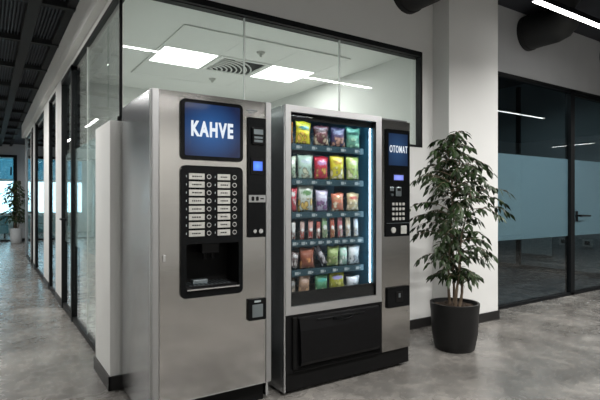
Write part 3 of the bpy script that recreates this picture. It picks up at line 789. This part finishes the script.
MB().box(2.560, 2.618, FY-0.013, FY-0.008, 0.985, 1.045, bev=0.002).build('contactless_pad', M['silver_plate'], vm)
t_ = MB().rounded(2.428, 2.646, 0.450, 0.598, FY-0.014, FY+0.002, r=0.006).build('change_tray', M['gloss_black'], vm)
sub(MB().box(2.505, 2.575, FY-0.018, FY-0.014, 0.485, 0.565, bev=0.002), 'tray_flap', M['black_matte'], t_)
sub(MB().box(2.530, 2.548, FY-0.0195, FY-0.018, 0.52, 0.55), 'print', M['coil'], t_)
MB().cyl((2.640, FY-0.004, 0.405), (2.640, FY+0.002, 0.405), 0.006).cyl((X0-0.002, 2.70, 0.27), (X0+0.002, 2.70, 0.27), 0.006).build('cover_screw', M['chrome'], vm)

# ---------------------------------------------------------------- snacks
def bag_mesh(w, h, d, seed, slim=False):
    """a filled pillow bag with crimped ends; foot at z=0, centred on x and y"""
    rnd = random.Random(seed)
    bm = bmesh.new(); nx, nz = 8, 12
    g = {}
    for side in (0, 1):
        for i in range(nx+1):
            for j in range(nz+1):
                u, v = i/nx, j/nz  # across, up
                edge = i in (0, nx) or j in (0, nz)
                if edge and side == 1: g[1, i, j] = g[0, i, j]; continue
                ww = w*(1-0.10*math.sin(PI*v)**2) if not slim else w
                crimp = min(1, v/0.10, (1-v)/0.10)
                belly = (math.sin(PI*u)**0.6) * (math.sin(PI*min(max((v-0.04)/0.92, 0), 1))**0.55) * (1.12-0.35*v)
                y = (1 if side else -1) * d/2 * belly * crimp if not edge else 0
                wob = rnd.uniform(-1, 1)*0.0025
                tz = h*v + (0.004*math.sin(7*u+seed) if j == nz else 0) + (rnd.uniform(-1, 1)*0.001 if 0 < j < nz else 0)
                g[side, i, j] = bm.verts.new(((u-0.5)*ww + (0 if edge else wob), y + (0 if edge else wob), max(tz, 0)))
    for side in (0, 1):
        for i in range(nx):
            for j in range(nz):
                q = [g[side, i, j], g[side, i+1, j], g[side, i+1, j+1], g[side, i, j+1]]
                try: bm.faces.new(q if side == 0 else q[::-1])
                except ValueError: pass
    bmesh.ops.recalc_face_normals(bm, faces=bm.faces)
    me = bpy.data.meshes.new('bag'); bm.to_mesh(me); bm.free()
    for p in me.polygons: p.use_smooth = True
    return me

ORANGE, YELLOW, WHITE = (0.72, 0.22, 0.05), (0.85, 0.66, 0.03), (0.78, 0.80, 0.80)
CREAM, RED, GREEN = (0.75, 0.62, 0.38), (0.55, 0.03, 0.04), (0.08, 0.30, 0.12)
bags = [
 # row, x, width, height, main, food, band, tilt, label
 (0, 1.664, .084, .145, ORANGE, CREAM, YELLOW, 0, 'orange crisp bag half hidden by the frame on the top shelf'),
 (0, 1.782, .135, .155, (0.86, 0.74, 0.04), (0.85, 0.50, 0.10), (0.20, 0.50, 0.45), 0.03, 'bright yellow crisp bag on the top shelf of the snack machine'),
 (0, 1.933, .125, .142, (0.13, 0.035, 0.045), (0.62, 0.50, 0.36), (0.55, 0.40, 0.40), 0, 'dark maroon snack bag with pale food picture on the top shelf'),
 (0, 2.078, .125, .140, (0.08, 0.06, 0.14), (0.55, 0.30, 0.22), (0.45, 0.45, 0.62), -0.02, 'dark violet snack bag on the top shelf beside the mint green one'),
 (0, 2.216, .130, .150, (0.16, 0.42, 0.30), (0.42, 0.72, 0.50), (0.08, 0.22, 0.18), 0, 'mint green snack bag at the right end of the top shelf'),
 (1, 1.682, .094, .150, (0.62, 0.74, 0.60), (0.35, 0.50, 0.35), WHITE, 0, 'pale bag half hidden by the frame on the second shelf'),
 (1, 1.801, .130, .165, (0.50, 0.70, 0.60), (0.70, 0.74, 0.55), (0.62, 0.74, 0.80), 0, 'pale mint crisp bag left of the red bag on the second shelf'),
 (1, 1.933, .127, .160, (0.58, 0.03, 0.07), (0.80, 0.45, 0.12), (0.55, 0.30, 0.55), 0, 'deep red crisp bag on the second shelf'),
 (1, 2.073, .138, .174, (0.74, 0.66, 0.04), (0.86, 0.78, 0.48), (0.55, 0.35, 0.05), 0, 'yellow crisp bag right of the red one on the second shelf'),
 (1, 2.214, .129, .175, (0.50, 0.66, 0.18), (0.78, 0.76, 0.48), (0.75, 0.80, 0.50), 0, 'lime green crisp bag at the right end of the second shelf'),
 (2, 1.682, .094, .165, (0.50, 0.04, 0.07), (0.70, 0.45, 0.45), WHITE, 0, 'red bag half hidden by the frame on the third shelf'),
 (2, 1.805, .130, .180, (0.60, 0.66, 0.60), (0.72, 0.50, 0.14), (0.16, 0.32, 0.14), 0, 'white bag with orange and green print on the third shelf'),
 (2, 1.938, .115, .150, (0.52, 0.48, 0.64), (0.25, 0.12, 0.28), (0.75, 0.75, 0.85), 0, 'lavender snack bag on the third shelf'),
 (2, 2.077, .118, .128, (0.62, 0.20, 0.12), (0.82, 0.70, 0.52), (0.55, 0.35, 0.20), 0, 'short red and cream bag on the third shelf'),
 (2, 2.212, .125, .132, (0.62, 0.52, 0.30), (0.84, 0.74, 0.56), (0.55, 0.12, 0.10), 0, 'short cream bag with red print at the right end of the third shelf'),
 (4, 1.701, .075, .115, (0.10, 0.07, 0.07), (0.55, 0.50, 0.48), (0.5, 0.5, 0.5), 0.2, 'dark bag half hidden by the frame on the fifth shelf'),
 (4, 1.817, .116, .140, (0.30, 0.09, 0.05), (0.72, 0.30, 0.12), (0.35, 0.14, 0.10), -0.03, 'red brown bag on the fifth shelf, left of the slanting black bar'),
 (4, 2.030, .100, .142, (0.26, 0.36, 0.12), (0.48, 0.52, 0.25), (0.5, 0.6, 0.3), 0, 'olive green bag in the middle of the fifth shelf'),
 (4, 2.124, .080, .136, (0.42, 0.66, 0.54), (0.75, 0.82, 0.76), (0.7, 0.8, 0.75), 0, 'pale green bag next to the white bag on the fifth shelf'),
 (4, 2.222, .112, .138, (0.68, 0.73, 0.76), (0.20, 0.22, 0.25), (0.8, 0.8, 0.82), 0.02, 'white bag at the right end of the fifth shelf'),
 (5, 1.690, .080, .125, (0.13, 0.12, 0.10), (0.45, 0.38, 0.3), (0.3, 0.3, 0.3), 0, 'dark bag half hidden by the frame on the bottom shelf'),
 (5, 1.789, .100, .145, (0.40, 0.25, 0.17), (0.72, 0.46, 0.28), (0.55, 0.40, 0.33), 0.05, 'tan brown bag on the bottom shelf'),
 (5, 1.933, .120, .132, (0.10, 0.30, 0.16), (0.48, 0.66, 0.42), (0.08, 0.36, 0.30), 0, 'dark green bag on the bottom shelf'),
 (5, 2.070, .130, .138, (0.40, 0.40, 0.05), (0.66, 0.64, 0.20), (0.30, 0.28, 0.60), 0, 'olive yellow bag with violet band on the bottom shelf'),
 (5, 2.213, .118, .098, (0.60, 0.64, 0.68), (0.25, 0.27, 0.30), (0.7, 0.7, 0.75), 0, 'small silver bag at the right end of the bottom shelf'),
]
for k, (r, x, w_, h_, mc, fc, bc, tilt, lab) in enumerate(bags):
    cr = min(w_*0.42, 0.05)
    MB().tube(coil_pts(x, tops[r], cr, SY+0.085, SY+0.37, 4), 0.002, n=5).build('coil', M['coil'], vm)
    me = bag_mesh(w_, h_, 0.046, k+3)
    me.materials.append(snack_mat('bag_print', mc, fc, bc, k+1))
    o = bpy.data.objects.new('snack_bag', me); C.objects.link(o)
    rt = random.Random(k+5); tilt = tilt or rt.uniform(-0.045, 0.045)
    lift = abs(math.sin(tilt))*w_/2
    o.location = (x, SY+0.034, tops[r]+0.001+lift); o.rotation_euler = (0, tilt, rt.uniform(-0.16, 0.16))
    tag(o, lab, 'snack bag', 'snack bags on the shelves of the glass-fronted machine')
bars = [
 (1.701, .036, .120, (0.62, 0.62, 0.60), (0.3, 0.10, 0.08), 'white bar at the far left of the fourth shelf'),
 (1.772, .036, .126, (0.60, 0.42, 0.38), (0.6, 0.12, 0.10), 'pink and white bar, second from left on the fourth shelf'),
 (1.840, .040, .128, (0.66, 0.36, 0.32), (0.45, 0.05, 0.05), 'pale red bar, third from left on the fourth shelf'),
 (1.905, .034, .120, (0.40, 0.10, 0.08), (0.6, 0.5, 0.45), 'dark red bar left of the green one on the fourth shelf'),
 (1.963, .048, .155, (0.22, 0.36, 0.20), (0.55, 0.60, 0.42), 'green bar in the middle of the fourth shelf'),
 (2.030, .040, .142, (0.46, 0.12, 0.08), (0.62, 0.38, 0.18), 'brick red bar right of the green one on the fourth shelf'),
 (2.098, .046, .150, (0.46, 0.14, 0.16), (0.75, 0.60, 0.50), 'crimson topped bar, third from right on the fourth shelf'),
 (2.170, .046, .154, (0.70, 0.58, 0.42), (0.75, 0.75, 0.75), 'cream topped bar, second from right on the fourth shelf'),
 (2.243, .044, .140, (0.60, 0.64, 0.72), (0.75, 0.70, 0.60), 'pale blue bar at the right end of the fourth shelf')]
for k, (x, w_, h_, mc, fc, lab) in enumerate(bars):
    MB().tube(coil_pts(x, tops[3], 0.022, SY+0.075, SY+0.37, 4), 0.002, n=5).build('coil', M['coil'], vm)
    me = bag_mesh(w_, h_, 0.022, k+60, slim=True)
    me.materials.append(snack_mat('bar_print', mc, fc, WHITE, k+30, logo_at=0.5))
    o = bpy.data.objects.new('snack_bar', me); C.objects.link(o)
    o.location = (x, SY+0.030, tops[3]+0.003); o.rotation_euler = (0.0, -0.05 if k > 3 else 0.03, 0)
    tag(o, lab, 'snack bar', 'snack bars on the fourth shelf')
# the slanting bar
me = bag_mesh(0.052, 0.158, 0.03, 77, slim=True)
me.materials.append(snack_mat('bar_print', (0.05, 0.045, 0.06), (0.55, 0.52, 0.55), (0.6, 0.58, 0.62), 77, logo_at=0.55))
o = bpy.data.objects.new('snack_bar', me); C.objects.link(o)
o.location = (1.965, SY+0.034, tops[4]+0.017); o.rotation_euler = (0, -0.50, 0)
tag(o, 'black and white bar leaning to the left on the fifth shelf', 'snack bar')

# ---------------------------------------------------------------- plants
def ficus(name, label, cx, cy, top, pot_r, pot_h, spread, n_twigs, seed, pot_mat, leaf_len, clip=None):
    rnd = random.Random(seed)
    t = thing(name, (cx, cy, 0), label, 'plant')
    pr = [(pot_r*0.76, 0.0), (pot_r*0.81, 0.015), (pot_r*0.92, pot_h*0.35), (pot_r*0.97, pot_h*0.8), (pot_r, pot_h-0.02), (pot_r, pot_h), (pot_r-0.018, pot_h), (pot_r-0.03, pot_h-0.06), (pot_r*0.8, pot_h-0.07)]
    MB().lathe(pr, cx, cy).build('pot', pot_mat, t, smooth=True)
    so = MB(); rings = []
    for i in range(7):
        r = (pot_r-0.022)*(1-i/6.5)
        rings.append([so.bm.verts.new((cx+r*math.cos(2*PI*k/28), cy+r*math.sin(2*PI*k/28), pot_h-0.035+rnd.uniform(-.006, .012)+0.01*i/6)) for k in range(28)])
    for i in range(6):
        for k in range(28): so.bm.faces.new((rings[i][k], rings[i][(k+1) % 28], rings[i+1][(k+1) % 28], rings[i+1][k]))
    so.bm.faces.new(rings[-1])
    so.build('soil', M['soil'], t)
    H = top-pot_h
    stems = []
    for k in range(4):
        a = 2*PI*k/4+0.5
        ph = rnd.uniform(0, 6)
        tip = top - (0.06 + 0.22*k)
        pts = []
        for j in range(13):
            u = j/12; z = pot_h-0.05 + (tip-pot_h+0.05)*u
            rr = 0.035 + 0.015*math.sin(2.5*u*PI) + (0.05+0.02*k)*u*(0 if k == 0 else 1)
            pts.append((cx+rr*math.cos(a+2.2*u)+0.012*math.sin(5*u+ph), cy+rr*math.sin(a+2.2*u)+0.012*math.cos(5*u+ph), z))
        if k == 0: pts[-1] = (cx+0.06, cy, top-0.02)
        stems.append(pts)
        MB().tube(pts, [0.013*(1-0.75*j/12) for j in range(13)], n=8).build('stem', M['bark'], t, smooth=True)
    env = [(0.0, 0.45), (0.10, 0.82), (0.30, 1.0), (0.50, 1.0), (0.68, 0.95), (0.82, 0.70), (0.92, 0.40), (1.0, 0.10)]
    z_lo = pot_h + 0.12*H
    def R(u):
        for (a, ra), (b, rb) in zip(env, env[1:]):
            if u <= b: return spread*(ra+(rb-ra)*(u-a)/(b-a))
        return 0.02
    tw = MB(); lf = MB()
    def leaf(p, d, L):
        d = d.normalized(); W = L*rnd.uniform(0.19, 0.25)
        side = d.cross(Vector((rnd.uniform(-.6, .6), rnd.uniform(-.6, .6), 1)))
        if side.length < 0.05: side = Vector((1, 0, 0))
        side.normalize(); nrm = side.cross(d).normalized()
        drop = Vector((0, 0, -1))*L*0.18
        mid = p+d*L*0.5; 
        q = [p, p+d*L*0.22+side*W*0.75-nrm*0.0, p+d*L*0.5+side*W+drop*0.2, p+d*L*0.8+side*W*0.45+drop*0.6, p+d*L+drop,
             p+d*L*0.8-side*W*0.45+drop*0.6, p+d*L*0.5-side*W+drop*0.2, p+d*L*0.22-side*W*0.75]
        c1 = p+d*L*0.25+nrm*W*0.35; c2 = p+d*L*0.6+nrm*W*0.35+drop*0.3
        if clip:
            for pt in q:
                if clip(pt): return
        V = [lf.bm.verts.new(x) for x in q]; a = lf.bm.verts.new(c1); b = lf.bm.verts.new(c2)
        for f in ((V[0], V[1], a), (V[1], V[2], b, a), (V[2], V[3], b), (V[3], V[4], b), (V[4], V[5], b), (V[5], V[6], b), (V[6], V[7], a, b), (V[7], V[0], a)):
            lf.bm.faces.new(f)
    for k in range(n_twigs):
        u = (k+0.5)/n_twigs
        u = u**0.92
        z = z_lo + (top-0.03-z_lo)*u
        cand = [s for s in stems if s[-1][2] > z]
        if not cand: cand = [stems[0]]
        st = rnd.choice(cand)
        zb = max(pot_h+0.14*H, z - rnd.uniform(0.05, 0.16)*(1-u))
        base = None
        for p, q in zip(st, st[1:]):
            if p[2] <= zb <= q[2]:
                w2 = (zb-p[2])/(q[2]-p[2]); base = Vector(p).lerp(Vector(q), w2)
        if base is None: base = Vector(st[-1])
        az = k*2.39996 + rnd.uniform(-0.4, 0.4)
        L = max(0.05, R(u)*rnd.uniform(0.42, 1.08))
        dirv = Vector((math.cos(az), math.sin(az), 0))
        pts = []
        n = 7
        for j in range(n+1):
            s_ = j/n
            rise = 0.34*L*math.sin(s_*PI*0.62) - 0.30*L*s_*s_*(1.1-u*0.6)
            pts.append(base + dirv*L*s_ + Vector((0, 0, rise)) + Vector((rnd.uniform(-1, 1), rnd.uniform(-1, 1), 0))*0.008*s_)
        if clip:
            pts2 = []
            for p in pts:
                if clip(p): break
                pts2.append(p)
            pts = pts2
        if len(pts) < 3: continue
        tw.tube(pts, [0.0042*(1-0.8*j/n) for j in range(len(pts))], n=5)
        dist = 0.0
        total = L
        step = leaf_len*0.36
        s_ = 0.14
        side = 1
        while s_ < 1.0:
            i = min(int(s_*(len(pts)-1)), len(pts)-2); fr_ = s_*(len(pts)-1)-i
            p = pts[i].lerp(pts[i+1], fr_)
            td = (pts[i+1]-pts[i]).normalized()
            sd = td.cross(Vector((0, 0, 1))); sd.normalize()
            for q in range(2 if rnd.random() < 0.35 else 1):
                d = td*rnd.uniform(0.25, 0.8) + sd*side*rnd.uniform(0.3, 1.0) + Vector((0, 0, rnd.uniform(-1.05, 0.12)))
                leaf(p, d, leaf_len*rnd.uniform(0.7, 1.15)); side = -side
            s_ += step/total
        leaf(pts[-1], (pts[-1]-pts[-2]).normalized()+Vector((0, 0, -0.4)), leaf_len)
    tw.build('branches', M['bark'], t)
    lf.build('foliage', M['leaf'], t, smooth=True)
    return t

def near_clip(p):
    if p.x > 3.66 and p.y > 3.05: return True
    if p.y > 3.26: return True
    if p.x > 3.80 and p.y > 2.45: return True
    return p.x < 2.68 and p.y > 2.5
ficus('potted_ficus', 'leafy weeping fig in a charcoal pot beside the white pillar', 3.275, 2.66, 1.84, 0.200, 0.385, 0.39, 150, 5, M['pot'], 0.073, near_clip)
ficus('potted_ficus', 'leafy plant in a pale pot at the far end of the corridor', 0.74, 16.6, 1.88, 0.17, 0.44, 0.42, 90, 9, M['pale_pot'], 0.10)

# ---------------------------------------------------------------- far furniture
t = thing('bench', (-0.3, 19.1, 0), 'teal upholstered bench beyond the glass door at the end of the corridor', 'bench')
MB().box(-1.2, 0.62, 18.8, 19.4, 0.16, 0.45, bev=0.03).build('seat', M['bench'], t)
MB().box(-1.2, 0.62, 19.3, 19.48, 0.45, 0.75, bev=0.03).build('backrest', M['bench'], t)
for x in (-1.1, 0.52):
    for y in (18.88, 19.32):
        MB().cyl((x, y, 0), (x, y, 0.17), 0.02).build('leg', M['black'], t)
t = thing('radiator', (8.06, 4.80, 0.28), 'pale wall radiator seen low through the dark glass', 'radiator')
MB().box(8.055, 8.075, 4.52, 5.06, 0.30, 0.68, bev=0.004).build('panel', M['radiator'], t)
g = MB()
for k in range(12): g.box(8.048, 8.055, 4.54+k*0.044, 4.562+k*0.044, 0.32, 0.66)
g.build('fins', M['radiator'], t)
MB().box(8.075, 8.12, 4.60, 4.64, 0.4, 0.6).box(8.075, 8.12, 4.94, 4.98, 0.4, 0.6).build('bracket', M['black'], t)
for y, w2, lab in ((4.34, 0.13, 'white wall box right of the radiator, seen through dark glass'), (3.95, 0.16, 'white wall box low behind the glass door')):
    t = thing('wall_box', (8.10, y, 0.50), lab, 'wall box')
    MB().box(8.08, 8.12, y-w2/2, y+w2/2, 0.50, 0.62, bev=0.004).build('cover', M['radiator'], t)
    MB().box(8.076, 8.08, y-w2/4, y+w2/4, 0.53, 0.59).build('socket', M['black_matte'], t)

t = thing('bounce_table', (2.25, 5.0, 0.006), 'white table added behind the corridor glass to bounce light onto the ceiling', 'table')  # white surface added to throw panel light back up to the ceiling
MB().box(1.60, 2.90, 4.1, 5.9, 0.715, 0.745, bev=0.004).build('tabletop', M['white'], t)
for x in (1.72, 2.78):
    for y in (4.22, 5.78):
        MB().cyl((x, y, 0.006), (x, y, 0.715), 0.025).build('leg', M['chrome'], t)
